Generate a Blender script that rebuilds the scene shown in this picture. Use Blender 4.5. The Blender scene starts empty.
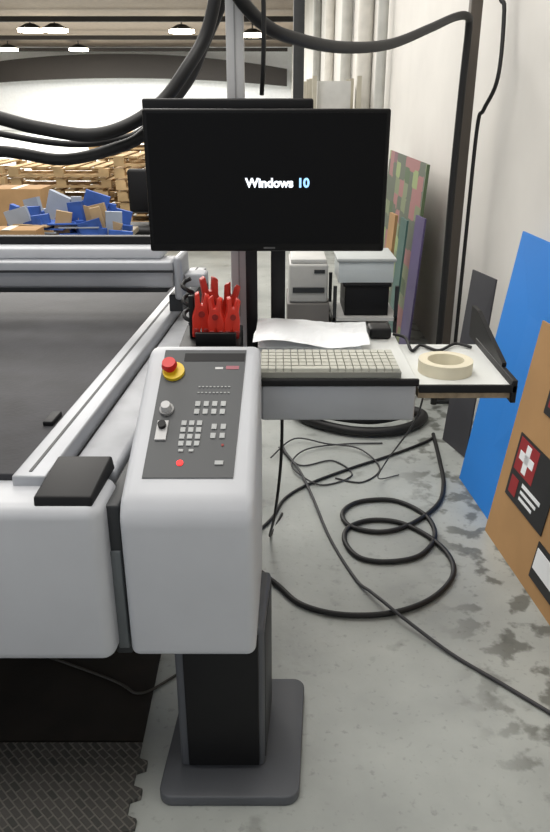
import bpy, bmesh, math, random
from mathutils import Vector, Matrix
random.seed(4)
S=bpy.context.scene
def lin(c): return tuple((x/12.92 if x<=.04045 else ((x+.055)/1.055)**2.4) for x in c)
MC={}
def M(name,col,rough=.5,metal=0.0,var=.06,scale=6,bump=0.0,emis=0,trans=0,spec=.5):
    if name in MC: return MC[name]
    m=bpy.data.materials.new(name); m.use_nodes=True; nt=m.node_tree; b=nt.nodes['Principled BSDF']
    c=lin(col)
    tc=nt.nodes.new('ShaderNodeTexCoord'); n=nt.nodes.new('ShaderNodeTexNoise'); n.inputs['Scale'].default_value=scale; n.inputs['Detail'].default_value=5
    nt.links.new(tc.outputs['Object'],n.inputs['Vector'])
    r=nt.nodes.new('ShaderNodeValToRGB'); e=r.color_ramp.elements
    e[0].position=.3;e[1].position=.7
    e[0].color=tuple(max(0,x*(1-var*2)) for x in c)+(1,); e[1].color=tuple(min(1,x*(1+var)) for x in c)+(1,)
    nt.links.new(n.outputs['Fac'],r.inputs['Fac']); nt.links.new(r.outputs['Color'],b.inputs['Base Color'])
    b.inputs['Roughness'].default_value=rough; b.inputs['Metallic'].default_value=metal
    b.inputs['Specular IOR Level'].default_value=spec
    if bump:
        bp=nt.nodes.new('ShaderNodeBump'); bp.inputs['Strength'].default_value=bump; bp.inputs['Distance'].default_value=.01
        n2=nt.nodes.new('ShaderNodeTexNoise'); n2.inputs['Scale'].default_value=scale*12; nt.links.new(tc.outputs['Object'],n2.inputs['Vector'])
        nt.links.new(n2.outputs['Fac'],bp.inputs['Height']); nt.links.new(bp.outputs['Normal'],b.inputs['Normal'])
    if emis: b.inputs['Emission Color'].default_value=c+(1,); b.inputs['Emission Strength'].default_value=emis
    if trans: b.inputs['Transmission Weight'].default_value=trans
    MC[name]=m; return m
def fin(name,bm,mat,sk=False,smooth=False):
    if sk:
        for v in bm.verts: v.co.x+=.07*(v.co.y-1.3)
    bmesh.ops.recalc_face_normals(bm,faces=bm.faces)
    me=bpy.data.meshes.new(name); bm.to_mesh(me); bm.free()
    mats=mat if isinstance(mat,(list,tuple)) else [mat]
    for k in mats: me.materials.append(k)
    if smooth:
        for p in me.polygons: p.use_smooth=True
        try: me.set_sharp_from_angle(angle=math.radians(40))
        except Exception: pass
    o=bpy.data.objects.new(name,me); S.collection.objects.link(o); return o
def addbox(bm,x0,x1,y0,y1,z0,z1,mi=0,rot=None):
    g=bmesh.ops.create_cube(bm,size=1)['verts']
    c=Vector(((x0+x1)/2,(y0+y1)/2,(z0+z1)/2))
    for v in g:
        p=Vector((v.co.x*(x1-x0),v.co.y*(y1-y0),v.co.z*(z1-z0)))
        if rot: p=rot@p
        v.co=p+c
    for f in {f for v in g for f in v.link_faces}: f.material_index=mi
    return g
def box(name,x0,x1,y0,y1,z0,z1,mat,bev=0,sk=False,rz=0,seg=3):
    bm=bmesh.new(); addbox(bm,x0,x1,y0,y1,z0,z1,0,Matrix.Rotation(rz,3,'Z') if rz else None)
    if bev: bmesh.ops.bevel(bm,geom=bm.edges[:],offset=bev,segments=seg,affect='EDGES',clamp_overlap=True,profile=.5)
    return fin(name,bm,mat,sk,bool(bev))
def prism(name,prof,a0,a1,mat,axis='x',bev=0,sk=False,seg=4):
    bm=bmesh.new()
    def P(a,p): return {'x':(a,p[0],p[1]),'y':(p[0],a,p[1]),'z':(p[0],p[1],a)}[axis]
    A=[bm.verts.new(P(a0,p)) for p in prof];B=[bm.verts.new(P(a1,p)) for p in prof]
    bm.faces.new(A);bm.faces.new(B[::-1]);n=len(prof)
    for i in range(n): bm.faces.new((A[i],B[i],B[(i+1)%n],A[(i+1)%n]))
    bmesh.ops.recalc_face_normals(bm,faces=bm.faces)
    if bev: bmesh.ops.bevel(bm,geom=bm.edges[:],offset=bev,segments=seg,affect='EDGES',clamp_overlap=True,profile=.5)
    return fin(name,bm,mat,sk,bool(bev))
def rrect(x0,x1,y0,y1,r,n=6):
    out=[]
    for cx,cy,a0 in ((x1-r,y1-r,0),(x0+r,y1-r,90),(x0+r,y0+r,180),(x1-r,y0+r,270)):
        for i in range(n+1):
            a=math.radians(a0+90*i/n); out.append((cx+r*math.cos(a),cy+r*math.sin(a)))
    return out
def cyl(name,p0,p1,r,mat,r2=None,seg=28,sk=False):
    p0=Vector(p0);p1=Vector(p1);d=p1-p0;bm=bmesh.new()
    bmesh.ops.create_cone(bm,cap_ends=True,segments=seg,radius1=r,radius2=r if r2 is None else r2,depth=d.length)
    q=d.to_track_quat('Z','Y').to_matrix().to_4x4(); q.translation=(p0+p1)/2
    bmesh.ops.transform(bm,matrix=q,verts=bm.verts)
    return fin(name,bm,mat,sk,True)
def cr(pts,n=8):
    pts=[Vector(p) for p in pts]; out=[]
    for i in range(len(pts)-1):
        p0=pts[max(i-1,0)];p1=pts[i];p2=pts[i+1];p3=pts[min(i+2,len(pts)-1)]
        for k in range(n):
            t=k/n; out.append(.5*((2*p1)+(p2-p0)*t+(2*p0-5*p1+4*p2-p3)*t*t+(3*p1-p0-3*p2+p3)*t**3))
    out.append(pts[-1]); return out
def tube(name,pts,r,mat,n=8):
    q=cr(pts,n); cu=bpy.data.curves.new(name,'CURVE'); cu.dimensions='3D'; sp=cu.splines.new('POLY'); sp.points.add(len(q)-1)
    for i,p in enumerate(q): sp.points[i].co=(*p,1)
    cu.bevel_depth=r; cu.bevel_resolution=3; cu.use_fill_caps=True
    t=bpy.data.objects.new(name+'_tmp',cu); S.collection.objects.link(t); bpy.context.view_layer.update()
    me=bpy.data.meshes.new_from_object(t.evaluated_get(bpy.context.evaluated_depsgraph_get())); me.name=name
    bpy.data.objects.remove(t); me.materials.clear(); me.materials.append(mat)
    for p in me.polygons: p.use_smooth=True
    o=bpy.data.objects.new(name,me); S.collection.objects.link(o); return o
def panel(name,bl,br,tr,tl,th,mat):
    P=[Vector(p) for p in (bl,br,tr,tl)]; n=(P[1]-P[0]).cross(P[3]-P[0]).normalized()*th
    bm=bmesh.new(); A=[bm.verts.new(p) for p in P];B=[bm.verts.new(p+n) for p in P]
    bm.faces.new(A);bm.faces.new(B[::-1])
    for i in range(4): bm.faces.new((A[i],B[i],B[(i+1)%4],A[(i+1)%4]))
    return fin(name,bm,mat)
def group(name,parts):
    e=bpy.data.objects.new(name,None); S.collection.objects.link(e); e.empty_display_size=.1
    for p in parts: p.parent=e
    return e
def text(name,s,size,mat,mtx,ext=.0003,off=0):
    cu=bpy.data.curves.new(name,'FONT'); cu.body=s; cu.size=size; cu.extrude=ext; cu.offset=off; cu.align_x='LEFT'; cu.align_y='CENTER'
    t=bpy.data.objects.new(name+'_t',cu); S.collection.objects.link(t); bpy.context.view_layer.update()
    me=bpy.data.meshes.new_from_object(t.evaluated_get(bpy.context.evaluated_depsgraph_get())); bpy.data.objects.remove(t)
    me.materials.clear(); me.materials.append(mat); w=max(v.co.x for v in me.vertices); me.transform(mtx)
    o=bpy.data.objects.new(name,me); S.collection.objects.link(o); return o,w

# ---------- materials
white=M('machine_white_paint',(.76,.77,.79),.42,var=.02)
white2=M('cover_grey_paint',(.66,.67,.69),.5,var=.10,scale=9)
alu=M('brushed_aluminium',(.66,.67,.69),.4,.3,var=.04)
alup=M('pole_aluminium',(.80,.80,.80),.5,0,var=.03)
dk=M('black_plastic',(.06,.06,.07),.5,var=.1,spec=.3)
dk2=M('dark_grey_metal',(.17,.18,.19),.5,.1,var=.1)
rub=M('black_rubber',(.08,.08,.085),.55,var=.15)
basem=M('grey_base_paint',(.33,.34,.36),.5,var=.06)
panelm=M('control_panel_grey',(.27,.28,.29),.5,var=.04)
matm=M('cutting_mat_black',(.18,.18,.20),.65,var=.22,scale=7,bump=.1)
wallm=M('wall_white_paint',(.86,.85,.83),.7,var=.05,scale=1.2)
red=M('red_plastic',(.84,.20,.13),.45,var=.12)
redb=M('red_button',(.80,.08,.07),.4,var=.02)
redd=M('red_dark_plastic',(.55,.10,.08),.5,var=.1)
yel=M('yellow_plastic',(.88,.75,.12),.4,var=.02)
keyw=M('key_white',(.78,.78,.78),.5,var=.02)
key=M('keyboard_beige',(.76,.76,.72),.5,var=.03)
keyd=M('keyboard_gap_grey',(.55,.55,.52),.6)
paper=M('paper_white',(.95,.96,.97),.7,var=.02)
lam=M('laminate_white',(.85,.86,.85),.4,var=.02)
brown=M('chipboard_edge',(.60,.53,.43),.7,var=.15,scale=60)
card=M('cardboard_brown',(.67,.54,.39),.85,var=.06,spec=.2)
blue=M('blue_foam',(.12,.50,.85),.6,var=.03,scale=2)
wood=M('pallet_wood',(.76,.65,.49),.85,var=.2,scale=3,spec=.2)
tape=M('masking_tape_cream',(.85,.82,.73),.6,var=.03)
clear=M('translucent_plastic',(.78,.81,.82),.3,var=.03)
# ---------- floor
def floor_mat():
    m=bpy.data.materials.new('concrete_floor'); m.use_nodes=True; nt=m.node_tree; L=nt.links.new; b=nt.nodes['Principled BSDF']
    tc=nt.nodes.new('ShaderNodeTexCoord')
    def noise(s,d=6,dist=0):
        n=nt.nodes.new('ShaderNodeTexNoise'); n.inputs['Scale'].default_value=s; n.inputs['Detail'].default_value=d; n.inputs['Distortion'].default_value=dist; L(tc.outputs['Object'],n.inputs['Vector']); return n
    def ramp(src,a,ca,b_,cb):
        r=nt.nodes.new('ShaderNodeValToRGB'); e=r.color_ramp.elements; e[0].position=a;e[0].color=ca;e[1].position=b_;e[1].color=cb; L(src,r.inputs['Fac']); return r
    def mul(a,c,f=1):
        x=nt.nodes.new('ShaderNodeMix'); x.data_type='RGBA'; x.blend_type='MULTIPLY'; x.inputs[0].default_value=f; L(a,x.inputs[6]); L(c,x.inputs[7]); return x.outputs[2]
    c1=lin((.58,.595,.585))+(1,);c2=lin((.68,.695,.68))+(1,)
    base=ramp(noise(3.0,9).outputs['Fac'],.3,c1,.7,c2).outputs['Color']
    sp=ramp(noise(45,4).outputs['Fac'],.28,(.55,.55,.54,1),.40,(1,1,1,1)).outputs['Color']
    base=mul(base,sp,.5)
    st=ramp(noise(7,10).outputs['Fac'],.30,(.45,.45,.43,1),.38,(1,1,1,1)).outputs['Color']
    sx=nt.nodes.new('ShaderNodeSeparateXYZ'); L(tc.outputs['Object'],sx.inputs[0])
    mr=nt.nodes.new('ShaderNodeMapRange'); mr.inputs[1].default_value=.54; mr.inputs[2].default_value=.74; mr.inputs[4].default_value=.85; L(sx.outputs['X'],mr.inputs[0])
    x=nt.nodes.new('ShaderNodeMix'); x.data_type='RGBA'; x.blend_type='MULTIPLY'; L(mr.outputs[0],x.inputs[0]); L(base,x.inputs[6])
    st2=ramp(noise(10,12,.1).outputs['Fac'],.42,(.30,.30,.28,1),.49,(1,1,1,1)).outputs['Color']; L(st2,x.inputs[7])
    o=mul(x.outputs[2],st,.5); L(o,b.inputs['Base Color'])
    rr=nt.nodes.new('ShaderNodeMapRange'); rr.inputs[3].default_value=.25; rr.inputs[4].default_value=.5; L(noise(4).outputs['Fac'],rr.inputs[0]); L(rr.outputs[0],b.inputs['Roughness'])
    bp=nt.nodes.new('ShaderNodeBump'); bp.inputs['Strength'].default_value=.15; bp.inputs['Distance'].default_value=.01; L(noise(30).outputs['Fac'],bp.inputs['Height']); L(bp.outputs['Normal'],b.inputs['Normal'])
    return m
box('floor',-22,1.32,-4,55,-.2,0,floor_mat())
box('wall_right',1.12,1.32,-4,55,0,5.2,wallm)
box('wall_left',-22.2,-22,-4,55,0,5.2,wallm)
box('wall_back',-22,1.12,55,55.2,0,5.2,M('far_wall_white',(.90,.91,.92),.7,var=.03))
box('ceiling',-22,1.32,-4,55,5.2,5.4,M('ceiling_brown_grey',(.42,.37,.32),.8,var=.1))
N=24; lo=[];hi=[]
for i in range(N+1):
    x=-21.5+22.3*i/N; t=(i/N-.5)*2
    lo.append((x,2.75+.5*(1-t*t)));hi.append((x,3.8+.9*(1-t*t)))
truss=[prism('arch_band',lo+hi[::-1],53.5,54,M('truss_dark',(.13,.11,.10),.7),axis='y')]
truss+= [box('tie_%d'%i,-21.5,.8,52-i*9,52.2-i*9,4.75,4.95,MC['truss_dark']) for i in range(3)]
group('roof_truss',truss)
lampm=M('lamp_glow',(1,.95,.85),.5,emis=25,var=0)
for i,(x,y) in enumerate([(-11.1,37.5),(-10.0,37.5),(-4.3,38),(-1.1,40),(-16.3,50),(-12,50)]):
    p=[cyl('lamp_shade',(x,y,4.78),(x,y,5.0),.62,dk2,r2=.2),cyl('lamp_lens',(x,y,4.66),(x,y,4.78),.58,lampm),cyl('lamp_stem',(x,y,5),(x,y,5.2),.03,dk2)]
    group('ceiling_lamp' ,p)
for i,y in enumerate([7.9,9.4,11.8,15.5,20]):
    cyl('wall_conduit_pipe',(1.03,y,0),(1.03,y,5.2),[.05,.09,.08,.09,.1][i],M('pipe_grey_%d'%(i%2),[(.72,.72,.70),(.84,.83,.80)][i%2],.5))
box('steel_column',.27,.43,12,12.2,0,5.2,dk2,.01)

# ---------- cutting table
TY=3.55
T=[]
T.append(box('front_beam',-3.2,-.355,1.285,1.44,.455,.852,white,.03,True,seg=5))
T.append(box('bed_frame',-3.2,-.56,1.42,TY,.62,.85,dk2,.0,True))
T.append(box('cutting_mat',-3.2,-.558,1.405,TY,.85,.868,matm,.003,True))
T.append(box('side_rail',-.566,-.490,1.38,TY,.70,.876,alu,.006,True))
T.append(box('side_rail_groove',-.535,-.528,1.40,TY,.8755,.8775,dk2,0,True))
T.append(box('side_cover',-.483,-.372,1.46,2.9,.60,.842,white2,.012,True))
T.append(box('side_cover_shadow_gap',-.492,-.482,1.40,TY,.66,.832,dk,0,True))
T.append(prism('end_cap_box',[(1.30,.846),(1.305,.868),(1.46,.885),(1.475,.846)],-.492,-.372,dk,'x',.005,True))
T.append(box('end_bracket',-.366,-.328,1.335,1.60,.44,.83,dk2,.006,True))
T.append(box('end_bracket_strip',-.357,-.333,1.33,1.34,.46,.72,M('steel_strip',(.42,.44,.45),.45,.3),.003,True))
for y in (2.6,3.2): T.append(box('leg_%d'%int(y),-.62,-.45,y,y+.2,0,.66,dk2,.01,True))
T.append(box('under_panel',-3.2,-.50,2.3,2.35,.0,.64,dk,0,True))
T.append(box('mat_clip',-.60,-.575,1.66,1.73,.867,.88,dk,.003,True))
group('flatbed_cutting_table',T)
G=[box('beam',-3.2,-.47,2.68,2.80,.975,1.075,alu,.012,True),
   box('beam_upper',-3.2,-.52,2.72,2.84,1.075,1.115,white,.008,True),
   box('beam_rail_top',-3.2,-.50,2.80,2.84,1.115,1.145,dk,.004,True),
   box('beam_groove',-3.2,-.47,2.672,2.682,1.035,1.043,dk2,0,True),
   box('beam_foot',-3.2,-.50,2.70,2.80,.955,.975,dk2,.004,True),
   box('end_carriage',-.47,-.44,2.68,2.84,.93,1.09,alu,.012,True),
   box('carriage_arm',-.44,-.36,2.72,2.80,.97,1.02,white2,.008,True),
   box('carriage_foot',-.50,-.45,2.72,2.84,.8765,.94,dk2,.004,True)]
group('gantry_beam',G)
# ---------- pedestal
P=[]
prof=[(1.30,.46),(1.298,.815),(1.318,.852),(1.66,1.068),(1.70,1.065),(1.71,.62),(1.64,.44)]
hd=prism('console_head',prof,-.323,-.043,white,'x',.022,True,5)
for v in hd.data.vertices:
    if v.co.x>-.2: v.co.x-=.045*(v.co.y-1.3)
P.append(hd)
P.append(box('column',-.248,-.032,1.385,1.62,.03,.47,basem,.012,True))
P.append(box('column_front_panel',-.225,-.045,1.375,1.386,.045,.455,dk,.003,True))
P.append(box('column_side_panel',-.033,-.030,1.40,1.60,.05,.45,dk2,.001,True))
P.append(prism('base_plate',rrect(-.290,.060,1.293,1.70,.035),0,.032,basem,'z',.006,True,3))
def SL(x,y,h=0):
    n=Vector((0,-.534,.845)); z=.852+.6316*(y-1.318)
    return Vector((x,y,z))+n*h
def slab(name,x0,x1,y0,y1,h0,h1,mat):
    bm=bmesh.new(); vs=[]
    for h in (h0,h1):
        vs.append([bm.verts.new(SL(x,y,h)) for x,y in ((x0,y0),(x1,y0),(x1,y1),(x0,y1))])
    A,B=vs; bm.faces.new(A[::-1]);bm.faces.new(B)
    for i in range(4): bm.faces.new((A[i],A[(i+1)%4],B[(i+1)%4],B[i]))
    return fin(name,bm,mat,True)
P.append(slab('panel_plate',-.283,-.092,1.362,1.655,0,.003,panelm))
P.append(slab('panel_header',-.235,-.094,1.626,1.646,.003,.004,dk))
P.append(slab('panel_logo',-.135,-.105,1.606,1.614,.003,.004,M('logo_pink',(.62,.36,.40))))
P.append(slab('panel_label',-.16,-.142,1.606,1.611,.003,.004,keyw))
def pc(name,x,y,r,h0,h1,mat,r2=None):
    return cyl(name,SL(x,y,h0),SL(x,y,h1),r,mat,r2,24,True)
ex,ey=-.262,1.602
P+= [pc('estop_ring',ex+.008,ey-.004,.025,.003,.012,yel),pc('estop_stem',ex,ey,.012,.012,.026,redb),pc('estop_button',ex,ey,.018,.024,.036,redb,.015)]
P+= [pc('dial_base',-.255,1.508,.016,.003,.010,M('dial_grey',(.6,.6,.6))),pc('dial_knob',-.255,1.508,.012,.010,.026,keyw,.010)]
P+= [slab('switch_base',-.270,-.246,1.440,1.482,.003,.008,keyw),pc('switch_cap',-.258,1.470,.009,.008,.018,dk)]
bm=bmesh.new()
def kadd(x,y,w=.011,d=.011):
    vs=[]
    for h in (.003,.006):
        vs.append([bm.verts.new(SL(a,b,h)) for a,b in ((x-w/2,y-d/2),(x+w/2,y-d/2),(x+w/2,y+d/2),(x-w/2,y+d/2))])
    A,B=vs; bm.faces.new(A[::-1]);bm.faces.new(B)
    for i in range(4): bm.faces.new((A[i],A[(i+1)%4],B[(i+1)%4],B[i]))
for r in range(2):
    for c in range(4): kadd(-.188+c*.019,1.522-r*.018)
for r in range(4):
    for c in range(3): kadd(-.212+c*.017,1.478-r*.015,.011,.010)
for r in range(2): kadd(-.145,1.470-r*.020); kadd(-.125,1.470-r*.020)
for x in (-.21,-.188): kadd(x,1.418,.010,.005)
kadd(-.125,1.392,.018,.008)
for i in range(9): kadd(-.190+i*.0085,1.562,.004,.002); kadd(-.190+i*.0085,1.548,.004,.002)
P.append(fin('panel_keys',bm,M('key_grey_white',(.68,.69,.69)),True))
P+= [pc('led_red',-.208,1.392,.007,.003,.005,M('led_red_glow',(1,.1,.1),emis=1.5,var=0)),pc('led_red_b',-.122,1.43,.003,.003,.005,redd)]
group('control_pedestal',P)

# ---------- monitor
dark_screen=M('screen_black',(.045,.045,.05),.35,var=0,spec=.12)
bez=M('bezel_black',(.05,.05,.055),.4,var=0,spec=.2)
zo=-.008
mon=[box('bezel',-.329,.287,1.955,1.99,1.251+zo,1.600+zo,bez,.006),box('screen',-.318,.276,1.9535,1.956,1.272+zo,1.590+zo,dark_screen),
 box('back_housing',-.2,.18,1.99,2.04,1.30,1.55,dk,.02),
 box('chin_logo',-.03,.0,1.9528,1.9545,1.2585+zo,1.263+zo,M('dim_grey',(.30,.30,.30)))]
R=Matrix.Rotation(math.pi/2,4,'X')
o1,w1=text('screen_text','Windows',.031,M('screen_text_glow',(.93,.96,1),emis=1.2,var=0),Matrix.Translation((-.075,1.953,1.416))@R,.0003,.0012)
o2,w2=text('screen_text_b','10',.031,M('screen_text_blue',(.62,.82,1),emis=1.0,var=0),Matrix.Translation((-.075+w1+.010,1.953,1.416))@R,.0003,.0012)
mon+=[o1,o2]
mon+= [box('mount_plate',-.08,.06,2.035,2.055,1.36,1.50,dk,.004)]
group('computer_monitor',mon)
st=[box('post_thick',-.012,.030,2.12,2.15,.98,1.50,dk,.005),box('post_thin',-.085,-.052,2.12,2.16,0,1.56,dk,.005),
    box('cross_arm',-.085,.06,2.06,2.12,1.40,1.46,dk,.004),box('top_tray',-.345,.100,2.06,2.16,1.576,1.616,dk,.006),box('top_tray_block',-.06,.02,2.06,2.14,1.50,1.576,dk,.006),
    box('tray_arm_low',-.04,.03,2.165,2.19,.90,.98,dk,.004)]
group('monitor_stand',st)
group('aluminium_cable_pole',[box('profile',-.132,-.084,2.20,2.24,0,5.2,alup,.004),box('profile_slot',-.110,-.106,2.198,2.201,1.0,5.19,M('slot_grey',(.6,.6,.6)))])
tube('hanging_air_line',[(-.035,2.11,1.625),(-.028,2.06,1.8),(-.034,2.06,2.4),(-.03,2.06,5.19)],.006,rub)
# ---------- keyboard tray
tr=[box('tray_top',-.045,.352,1.70,2.105,.958,.977,lam,.004),
    box('drawer_front',-.034,.350,1.695,1.71,.868,.962,alu,.006),
    box('drawer_box',-.03,.345,1.71,2.0,.88,.955,dk2,.004),
    box('front_lip',-.04,.355,1.688,1.70,.962,.980,dk,.003),
    box('rear_bracket',-.045,.03,2.10,2.118,.90,.98,dk2,.002)]
group('keyboard_drawer_tray',tr)
sh=[box('shelf_board',.357,.586,1.705,2.05,.925,.95,brown),box('shelf_laminate',.357,.586,1.705,2.05,.95,.957,lam),
    box('edge_black',.357,.60,1.695,1.705,.942,.962,dk,.002),box('end_bracket',.586,.60,1.695,2.06,.915,.975,dk,.003),
    prism('end_wing',[(2.02,.957),(2.14,.957),(2.14,1.05),(2.08,1.05),(1.80,.985),(1.80,.975)],.588,.60,dk,'x')]
group('side_shelf',sh)
kb=bmesh.new(); addbox(kb,-.040,.312,1.705,1.870,.979,.993,1)
for r in range(6):
    for c in range(18):
        if r==0 and 4<=c<=8: continue
        x=-.035+c*.0192; y=1.711+r*.0262
        addbox(kb,x,x+.0168,y,y+.022,.993,1.001,0)
addbox(kb,-.035+4*.0192,-.035+9*.0192-.003,1.711,1.732,.993,1.001,0)
fin('computer_keyboard',kb,[key,keyd])
bm=bmesh.new()
for i in range(4):
    addbox(bm,-.045,.235,1.90,2.085,.980+i*.004,.982+i*.004,0,Matrix.Rotation(random.uniform(-.03,.03),3,'Z'))
NX,NY=24,12; grid=[]
for j in range(NY+1):
    row=[]
    for i in range(NX+1):
        u=i/NX;v=j/NY
        z=1.003+.010*math.sin(u*7+v*3)*math.sin(v*5+1)+.012*(1-u)+random.uniform(-.0012,.0012)+.010*v
        row.append(bm.verts.new((-.060+.315*u+.01*v,1.885+.20*v,max(z,.996))))
    grid.append(row)
for j in range(NY):
    for i in range(NX): bm.faces.new((grid[j][i],grid[j][i+1],grid[j+1][i+1],grid[j+1][i]))
fin('paper_stack',bm,paper)
box('black_power_adapter',.272,.335,2.03,2.10,.978,1.01,dk,.008)
bm=bmesh.new(); K=40; ro,ri=.070,.047; z0,z1=.9575,.990; ring=[]
for i in range(K):
    a=2*math.pi*i/K; ring.append([bm.verts.new((.445+r*math.cos(a),1.815+r*math.sin(a),z)) for r,z in ((ro,z0),(ro,z1),(ri,z1),(ri,z0))])
for i in range(K):
    A,B=ring[i],ring[(i+1)%K]
    for j in range(4): bm.faces.new((A[j],A[(j+1)%4],B[(j+1)%4],B[j]))
fin('masking_tape_roll',bm,tape,False,True)
tube('shelf_cable',[(.56,2.0,.964),(.52,2.03,.965),(.46,1.97,.964),(.42,2.02,.964),(.385,1.97,.964),(.375,2.03,.983),(.345,2.06,.985)],.0045,rub)

# ---------- tool holder + red clamps
th=[box('holder_shelf',-.26,-.095,1.74,2.11,.985,1.0,dk,.004),box('holder_lip',-.26,-.095,1.735,1.745,.985,1.03,dk,.002),box('holder_bracket',-.125,-.095,1.72,2.11,.93,.985,dk,.002),
    box('holder_rack',-.215,-.105,1.90,1.915,.999,1.035,dk,.003),box('holder_upright',-.238,-.222,1.97,1.985,.999,1.12,dk,.003)]
group('tool_holder_shelf',th)
def clamp(x,y,z,rot,s=1):
    out=[(-.024,-.062),(-.004,-.062),(0,-.03),(.004,-.062),(.024,-.060),(.024,-.005),(.018,.025),(.022,.060),(.010,.066),(.004,.034),(-.004,.034),(-.008,.070),(-.020,.064),(-.018,.025),(-.026,-.005)]
    prs=[prism('body',[(a*s,b*s) for a,b in out],-.014,.014,red,'y',.003)]
    prs.append(cyl('pivot',(0,-.018,.008),(0,.018,.008),.009*s,redd))
    prs.append(box('grip_a',-.022*s,-.006*s,-.016,.016,-.058*s,-.034*s,redd,.003))
    prs.append(box('grip_b',.006*s,.022*s,-.016,.016,-.058*s,-.034*s,redd,.003))
    e=group('spring_clamp',prs); e.location=(x,y,z); e.rotation_euler=rot
clamp(-.203,1.965,1.066,(0,.06,.15),.95)
clamp(-.160,1.950,1.062,(0,-.05,-.15),.9)
clamp(-.118,1.955,1.060,(0,.08,.2),.88)
clamp(-.180,2.035,1.080,(0,-.10,.3),1.18)
clamp(-.128,2.045,1.070,(0,.12,-.2),1.0)
tube('coiled_tool_cable',[(-.25+.014*math.sin(k*1.3),2.07+.016*math.cos(k*1.3),1.008+.009*k) for k in range(16)],.006,rub)
# ---------- hoses
tube('air_hose',[(-1.6,2.3,1.75),(-1.1,2.2,1.66),(-.73,2.1,1.568),(-.627,2.1,1.543),(-.495,2.1,1.526),(-.40,2.15,1.55),(-.31,2.2,1.61),(-.245,2.23,1.69),(-.195,2.27,1.77),(-.165,2.28,1.86),(-.145,2.29,1.98)],.018,rub)
tube('air_hose',[(-1.6,2.4,1.58),(-1.1,2.25,1.50),(-.742,2.15,1.481),(-.583,2.13,1.462),(-.445,2.15,1.489),(-.36,2.19,1.53),(-.25,2.29,1.66),(-.20,2.32,1.76),(-.14,2.33,1.88),(-.10,2.34,1.99)],.016,rub)
tube('power_cable_bundle',[(-1.6,2.45,1.66),(-.9,2.25,1.545),(-.6,2.2,1.50),(-.45,2.22,1.51),(-.36,2.25,1.55),(-.24,2.35,1.7),(-.18,2.37,1.8),(-.11,2.38,1.93)],.009,rub)
tube('air_hose',[(-.13,2.17,1.92),(-.088,2.16,1.85),(-.03,2.22,1.80),(.042,2.3,1.775),(.207,2.6,1.769),(.42,3,1.805),(.638,3.4,1.891),(.80,3.7,1.96),(.885,3.82,1.975),(.91,3.88,1.93),(.91,3.9,1.7),(.905,3.9,1.2),(.91,3.9,.6),(.91,3.9,.02)],.018,rub)
group('wall_cable_post',[box('post',.935,.99,3.97,4.03,0,5.2,M('post_brown_grey',(.36,.33,.30),.6),.004),box('post_foot',.93,1.03,3.95,4.08,0,.02,dk2,.004),box('post_bracket',.99,1.12,3.98,4.02,2.3,2.36,dk2)])
tube('wall_power_cable',[(1.02,3.95,5.1),(1.03,3.9,2.4),(1.06,3.85,2.0),(1.05,3.8,1.72),(1.02,3.88,1.58),(1.01,3.93,1.5),(1.01,3.94,1.0),(1.01,3.94,.1)],.010,rub)
# ---------- floor cables
def fz(L,z): return [(a,b,z) for a,b in L]
tube('coiled_hose_on_floor',fz([(-.25,2.55),(-.10,2.33),(.007,2.19),(.087,2.08),(.221,2.023),(.392,2.03),(.542,2.105),(.647,2.234),(.668,2.362),(.619,2.502),(.517,2.615),(.395,2.635),(.299,2.575),(.277,2.468),(.325,2.36),(.436,2.335),(.56,2.38),(.642,2.52),(.63,2.68),(.52,2.80),(.369,2.79),(.288,2.70),(.307,2.59),(.425,2.545),(.554,2.60),(.70,2.76),(.768,2.95),(.80,3.2),(.83,3.5)],.011),.010,rub)
tube('power_cord_on_floor',fz([(.03,3.4),(.05,3.273),(.117,3.06),(.163,2.823)],.02)+fz([(.22,2.502),(.293,2.234)],.006)+[(.335,2.14,.02),(.37,2.07,.030),(.42,1.997,.026)]+fz([(.553,1.836),(.674,1.707),(.783,1.589),(.88,1.483),(1.0,1.3)],.008),.006,M('cord_grey',(.22,.22,.23),.6))
tube('extension_cord_on_floor',fz([(-.10,2.5),(-.013,2.655),(.044,2.823),(.16,2.961),(.357,3.111),(.566,3.25),(.76,3.40),(.82,3.46)],.008),.007,rub)
tube('thick_hose_on_floor',[(.12,3.75,.03),(.2,3.62,.03),(.4,3.5,.03),(.62,3.5,.03),(.78,3.62,.03),(.80,3.75,.03),(.6,3.85,.03),(.3,3.85,.03),(.1,3.75,.06),(.25,3.6,.085),(.5,3.52,.085),(.73,3.62,.085)],.026,rub)
cg=M('cord_grey',(.22,.22,.23))
tube('loose_cable_on_floor',fz([(.02,3.35),(.12,3.15),(.28,3.2),(.36,3.05),(.22,2.95),(.08,3.05),(.10,3.25),(.3,3.35),(.55,3.38)],.006)[:5]+[(.12,3.02,.02),(.08,3.15,.02),(.16,3.30,.02),(.35,3.38,.01),(.55,3.40,.006)],.004,cg)
tube('loose_cable_on_floor',fz([(-.02,3.2),(.10,3.42),(.26,3.36),(.42,3.30)],.022)+fz([(.50,3.12),(.40,2.98),(.28,3.02)],.005),.004,cg)
tube('hanging_cable',[(.02,2.03,.91),(.02,2.06,.6),(.0,2.2,.3),(-.02,2.5,.02),(.03,2.7,.006)],.005,rub)
tube('hanging_cable',[(.43,1.95,.92),(.44,2.1,.7),(.44,2.6,.3),(.47,2.95,.04),(.58,3.05,.006)],.003,cg)
tube('hanging_cable',[(.03,2.03,.90),(.06,2.03,.80),(.12,2.06,.86),(.15,2.08,.92)],.005,rub)

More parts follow.
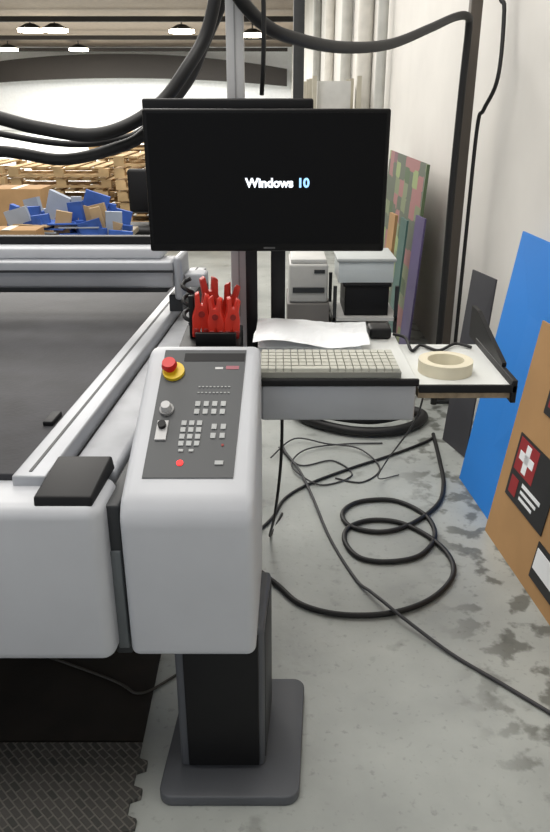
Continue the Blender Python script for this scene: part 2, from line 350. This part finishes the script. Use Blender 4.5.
# ---------- boards against wall
bl,br=Vector((.858,2.576,0)),Vector((.955,1.60,0)); up=Vector((.118,.02,.877))
U=(br-bl); ul=U.length; U.normalize()
def onb(p,q,h=0):
    n=U.cross(up).normalized()
    if n.x>0: n=-n
    return bl+U*p+up*(q/.885)+n*h
bb=[panel('backing_board',onb(0,0),onb(ul,0),onb(ul,.885),onb(0,.885),-.008,M('board_brown',(.70,.55,.38),.8,var=.04,spec=.2))]
def stick(name,p0,p1,q0,q1,mat,h0=.0005,h1=.004):
    bm=bmesh.new(); A=[bm.verts.new(onb(p,q,h0)) for p,q in ((p0,q0),(p1,q0),(p1,q1),(p0,q1))]; B=[bm.verts.new(onb(p,q,h1)) for p,q in ((p0,q0),(p1,q0),(p1,q1),(p0,q1))]
    bm.faces.new(A);bm.faces.new(B[::-1])
    for i in range(4): bm.faces.new((A[i],B[i],B[(i+1)%4],A[(i+1)%4]))
    return fin(name,bm,mat)
signk=M('sign_black',(.12,.12,.13),.5); signr=M('sign_red',(.60,.14,.16),.5)
bb+= [stick('sign_plate',.08,.40,.22,.475,signk),stick('sign_red_square',.095,.25,.335,.465,signr,.004,.005),
      stick('sign_cross_v',.155,.190,.345,.455,paper,.005,.006),stick('sign_cross_h',.115,.230,.385,.418,paper,.005,.006),
      stick('sign_red_label',.10,.16,.24,.31,signr,.004,.005),
      stick('sign_text_1',.19,.34,.30,.315,paper,.004,.005),stick('sign_text_2',.19,.32,.275,.287,paper,.004,.005),stick('sign_text_3',.19,.30,.25,.262,paper,.004,.005),
      stick('sign_upper',.19,.50,.60,.80,signk),stick('sign_upper_red',.21,.30,.63,.70,signr,.004,.005),stick('sign_upper_white',.22,.31,.73,.78,paper,.004,.005),
      stick('label_black',.40,.64,.06,.20,signk),stick('label_white',.41,.60,.10,.18,paper,.004,.006)]
group('sign_display_board',bb)
panel('blue_foam_board',(.868,3.03,0),(.955,2.05,0),(1.08,2.08,1.12),(1.032,3.08,1.12),.010,blue)
panel('dark_grey_sheet',(.87,3.46,0),(.935,3.24,0),(.99,3.26,.88),(.94,3.48,.88),-.008,M('sheet_dark',(.25,.25,.27),.6))
def poster_mat():
    m=bpy.data.materials.new('poster_print'); m.use_nodes=True; nt=m.node_tree; b=nt.nodes['Principled BSDF']
    tc=nt.nodes.new('ShaderNodeTexCoord'); mp=nt.nodes.new('ShaderNodeMapping'); mp.inputs['Scale'].default_value=(1,5,9); v=nt.nodes.new('ShaderNodeTexVoronoi'); v.distance='CHEBYCHEV'; v.inputs['Scale'].default_value=1.1; v.inputs['Randomness'].default_value=.5
    r=nt.nodes.new('ShaderNodeValToRGB'); r.color_ramp.interpolation='CONSTANT'
    cols=[(.22,.32,.18),(.42,.46,.34),(.55,.36,.36),(.28,.32,.26),(.50,.56,.36),(.42,.26,.30)]
    e=r.color_ramp.elements; e[0].color=lin(cols[0])+(1,);e[1].position=.9;e[1].color=lin(cols[5])+(1,)
    for i in range(1,5):
        x=e.new(i*.18); x.color=lin(cols[i])+(1,)
    nt.links.new(tc.outputs['Object'],mp.inputs[0]); nt.links.new(mp.outputs[0],v.inputs['Vector']); nt.links.new(v.outputs['Color'],r.inputs['Fac']); nt.links.new(r.outputs['Color'],b.inputs['Base Color']); b.inputs['Roughness'].default_value=.6
    return m
group('poster_board',[panel('print',(.87,6.4,0),(.87,4.8,0),(.95,4.8,1.26),(.95,6.4,1.26),-.01,poster_mat()),
  panel('edge_green',(.863,4.8,0),(.863,4.79,0),(.943,4.79,1.26),(.943,4.8,1.26),-.02,M('edge_green',(.35,.42,.30)))])
panel('purple_sheet',(.80,4.60,0),(.82,4.42,0),(.885,4.44,.98),(.865,4.62,.98),-.012,M('purple_vinyl',(.30,.26,.42),.5))
panel('green_sheet',(.76,4.87,0),(.77,4.70,0),(.83,4.72,.93),(.82,4.89,.93),-.012,M('green_vinyl',(.25,.38,.36),.5))
panel('cardboard_sheet',(.72,5.1,0),(.735,4.95,0),(.795,4.97,.93),(.78,5.12,.93),-.02,card)

# ---------- storage cart behind
cw=M('cart_white',(.78,.78,.77))
c=[]
for x in (.33,.68):
    for y in (4.08,4.45): c.append(box('cart_post',x,x+.02,y,y+.02,.0,.66,dk2))
for z in (.12,.46): c.append(box('cart_shelf_%d'%int(z*100),.33,.70,4.08,4.47,z,z+.02,cw))
group('storage_cart',c)
def bin_(x0,x1,y0,y1,z0,z1,mat,lid,name='plastic_storage_bin'):
    w=.008
    p=[box('wall_a',x0,x1,y0,y0+w,z0,z1,mat,.002),box('wall_b',x0,x1,y1-w,y1,z0,z1,mat,.002),box('wall_c',x0,x0+w,y0+w,y1-w,z0,z1,mat),box('wall_d',x1-w,x1,y0+w,y1-w,z0,z1,mat),box('bottom',x0+w,x1-w,y0+w,y1-w,z0,z0+w,mat),
       box('lid',x0-.012,x1+.012,y0-.012,y1+.012,z1,z1+.02,lid,.006)]
    group(name,p)
bin_(.36,.67,4.12,4.44,.672,.79,clear,M('lid_grey',(.72,.74,.74)))
bin_(.40,.65,4.12,4.44,.482,.65,dk,dk)
bin_(.35,.66,4.12,4.44,.142,.40,clear,cw)
pw=M('printer_grey',(.70,.70,.69))
pr=[box('body',.08,.30,4.1,4.45,.56,.78,pw,.015),box('paper_slot',.10,.28,4.092,4.102,.62,.65,dk2),box('top_lid',.09,.29,4.12,4.43,.78,.805,cw,.006),box('control_strip',.22,.28,4.094,4.102,.73,.75,dk2),box('stand',.07,.31,4.08,4.47,0,.56,M('stand_grey',(.40,.39,.38)),.005)]
group('desktop_printer',pr)

# ---------- background
def pallet(bm,x,y,z,w=1.2,d=1.0):
    for i in range(7): addbox(bm,x+i*w/7,x+i*w/7+.11,y,y+d,z+.11,z+.13)
    for j in (0,d/2-.05,d-.1): addbox(bm,x,x+w,y+j,y+j+.1,z+.02,z+.045);
    for j in (0,d-.1):
        for i in (0,.5,1): addbox(bm,x+i*(w-.12),x+i*(w-.12)+.12,y+j,y+j+.1,z+.045,z+.11)
for (x,y,n) in [(-3.2,9.2,7),(-1.85,9.0,8),(-4.6,9.6,7),(-6.0,10.5,8),(-7.4,11,8),(-3.0,12.5,9),(-1.7,12.3,8)]:
    bm=bmesh.new()
    for k in range(n): pallet(bm,x+random.uniform(-.03,.03),y+random.uniform(-.03,.03),.132*k)
    fin('pallet_stack',bm,wood)
group('workbench',[box('bench_top',-3.4,-1.15,5.2,6.3,.62,.66,M('bench_top',(.55,.50,.42)),.004)]+[box('bench_leg_%d'%i,x,x+.06,y,y+.06,0,.62,dk2) for i,(x,y) in enumerate([(-3.3,5.25),(-1.3,5.25),(-3.3,6.2),(-1.3,6.2)])])
bm=bmesh.new()
for i in range(46):
    x=random.uniform(-2.05,-1.25);y=random.uniform(5.6,6.1);h=random.uniform(.05,.30)*(1 if x<-1.5 else .7); w=random.uniform(.03,.20)
    addbox(bm,x,x+w,y,y+.04,.69,.69+h,random.choice([0,0,0,1,2]),Matrix.Rotation(random.uniform(-.5,.5),3,'Z')@Matrix.Rotation(random.uniform(-.35,.35),3,'Y'))
for i in range(10):
    x=random.uniform(-2.0,-1.35); addbox(bm,x,x+.3,5.6,5.9,.665+.012*i,.675+.012*i,i%3,Matrix.Rotation(random.uniform(-.5,.5),3,'Z'))
fin('blue_foam_offcuts_pile',bm,[M('blue_offcut',(.20,.36,.68),.7,var=.2),M('pale_offcut',(.62,.66,.72),.7),M('tan_offcut',(.68,.58,.44),.7)])
def cbox(x,y,z,w,d,h,rz=0):
    group('cardboard_box',[box('carton',x,x+w,y,y+d,z,z+h,card,.004,rz=rz),box('tape_strip',x+w/2-.03,x+w/2+.03,y-.002,y+d+.002,z+h,z+h+.003,tape,rz=rz)])
cbox(-2.10,5.24,.661,.42,.2,.13); cbox(-2.75,5.3,.661,.5,.4,.26); cbox(-1.6,5.24,.661,.22,.15,.07)
cbox(-2.75,7.3,0,.5,.4,.86)
group('side_table',[box('table_top',-2.5,-.95,4.35,4.75,.66,.70,M('tbl',(.45,.46,.48))),]+[box('table_leg_%d'%i,x,x+.05,y,y+.05,0,.66,dk2) for i,(x,y) in enumerate([(-2.4,4.4),(-1.0,4.4),(-2.4,4.68),(-1.0,4.68)])])
box('yellow_lath',-1.5,-1.0,4.5,4.58,.701,.745,M('lath_yellow',(.82,.80,.35)),.003)
box('grey_lath',-2.2,-1.52,4.5,4.58,.701,.74,M('lath_grey',(.66,.68,.64)),.003)
ch=[cyl('stem',(-1.18,7,0.08),(-1.18,7,.5),.03,dk),box('seat',-1.41,-.95,6.78,7.22,.5,.57,dk,.03),box('backrest',-1.39,-.97,7.2,7.26,.65,1.05,dk,.03),box('back_bar',-1.21,-1.15,7.2,7.25,.5,.7,dk)]
for k in range(5):
    a=k*2*math.pi/5; ch.append(cyl('foot_%d'%k,(-1.18,7,.08),(-1.18+.28*math.cos(a),7+.28*math.sin(a),.04),.02,dk))
group('office_chair',ch)
rc=M('rack_cream',(.70,.68,.62))
for k,(x,y) in enumerate([(.42,9),(.4,10.2)]):
    r=[box('rack_post_%d'%i,x+dx,x+dx+.05,y+dy,y+dy+.05,0,1.9,rc) for i,(dx,dy) in enumerate([(0,0),(.5,0),(0,.9),(.5,.9)])]
    r+=[box('rack_shelf_%d'%i,x,x+.55,y,y+.95,z,z+.04,rc) for i,z in enumerate((.3,.9,1.5))]
    r+=[box('rack_load_%d'%i,x+.06,x+.44,y+.1,y+.6,z+.04,z+.35,[card,paper,cw][i%3]) for i,z in enumerate((.3,.9,1.5))]
    group('storage_rack',r)

# ---------- floor mats
def tread():
    m=bpy.data.materials.new('diamond_tread_rubber'); m.use_nodes=True; nt=m.node_tree; b=nt.nodes['Principled BSDF']; L=nt.links.new
    tc=nt.nodes.new('ShaderNodeTexCoord'); mp=nt.nodes.new('ShaderNodeMapping'); mp.inputs['Rotation'].default_value=(0,0,.78); mp.inputs['Scale'].default_value=(14,14,1)
    br=nt.nodes.new('ShaderNodeTexBrick'); br.inputs['Scale'].default_value=1; br.inputs['Mortar Size'].default_value=.04; br.inputs['Mortar Smooth'].default_value=.5
    br.inputs['Color1'].default_value=lin((.23,.23,.22))+(1,);br.inputs['Color2'].default_value=lin((.29,.28,.27))+(1,);br.inputs['Mortar'].default_value=lin((.40,.39,.37))+(1,)
    L(tc.outputs['Object'],mp.inputs[0]);L(mp.outputs[0],br.inputs['Vector']);L(br.outputs['Color'],b.inputs['Base Color']);b.inputs['Roughness'].default_value=.6
    bp=nt.nodes.new('ShaderNodeBump'); bp.inputs['Distance'].default_value=.004; L(br.outputs['Fac'],bp.inputs['Height']);L(bp.outputs['Normal'],b.inputs['Normal']); return m
edge=[(-2.5,.6),(-.36,.6)]
y=.6
while y<1.40:
    edge+=[(-.36,y+.02),(-.335,y+.03),(-.335,y+.055),(-.36,y+.065)]; y+=.085
edge+=[(-.36,1.48),(-2.5,1.48)]
prism('anti_fatigue_mat',edge,0.001,.012,tread(),'z')
box('under_table_shade_sheet',-2.6,-.36,1.49,2.35,.001,.006,M('under_table_shade_dark',(.14,.12,.10),.9,var=.2),0)  # dark sheet added to deepen the shade on the floor under the table
tube('floor_cable_under_table',[(-.9,1.9,.012),(-.5,1.72,.012),(-.40,1.66,.012),(-.32,1.72,.008),(-.2,1.85,.008)],.004,M('cord_light',(.25,.24,.22)))

# ---------- lights
def area(name,loc,size,pw,col=(1,.97,.92),rot=(0,0,0)):
    l=bpy.data.lights.new(name,'AREA'); l.shape='SQUARE'; l.size=size; l.energy=pw; l.color=col
    o=bpy.data.objects.new(name,l); o.location=loc; o.rotation_euler=rot; S.collection.objects.link(o)
area('ceiling_light',(-.8,1.2,4.9),2.5,130)
area('ceiling_light',(-1.5,5.5,4.9),3,200)
area('ceiling_light',(-5,2,4.9),3,120)
area('ceiling_light',(-4,12,4.9),6,750)
area('ceiling_light',(-8,24,4.9),10,2200)
area('ceiling_light',(-9,42,4.6),14,7500)
w=bpy.data.worlds.new('w'); S.world=w; w.use_nodes=True
bg=w.node_tree.nodes['Background']; bg.inputs[0].default_value=(.92,.95,1,1); bg.inputs[1].default_value=.70
try: S.view_settings.view_transform='Standard'
except Exception: pass
cam=bpy.data.cameras.new('camera'); cam.sensor_width=36; cam.lens=31.7; cam.clip_end=200
co=bpy.data.objects.new('camera',cam); co.location=(0,0,1.6); co.rotation_euler=(math.radians(67),0,0); S.collection.objects.link(co); S.camera=co
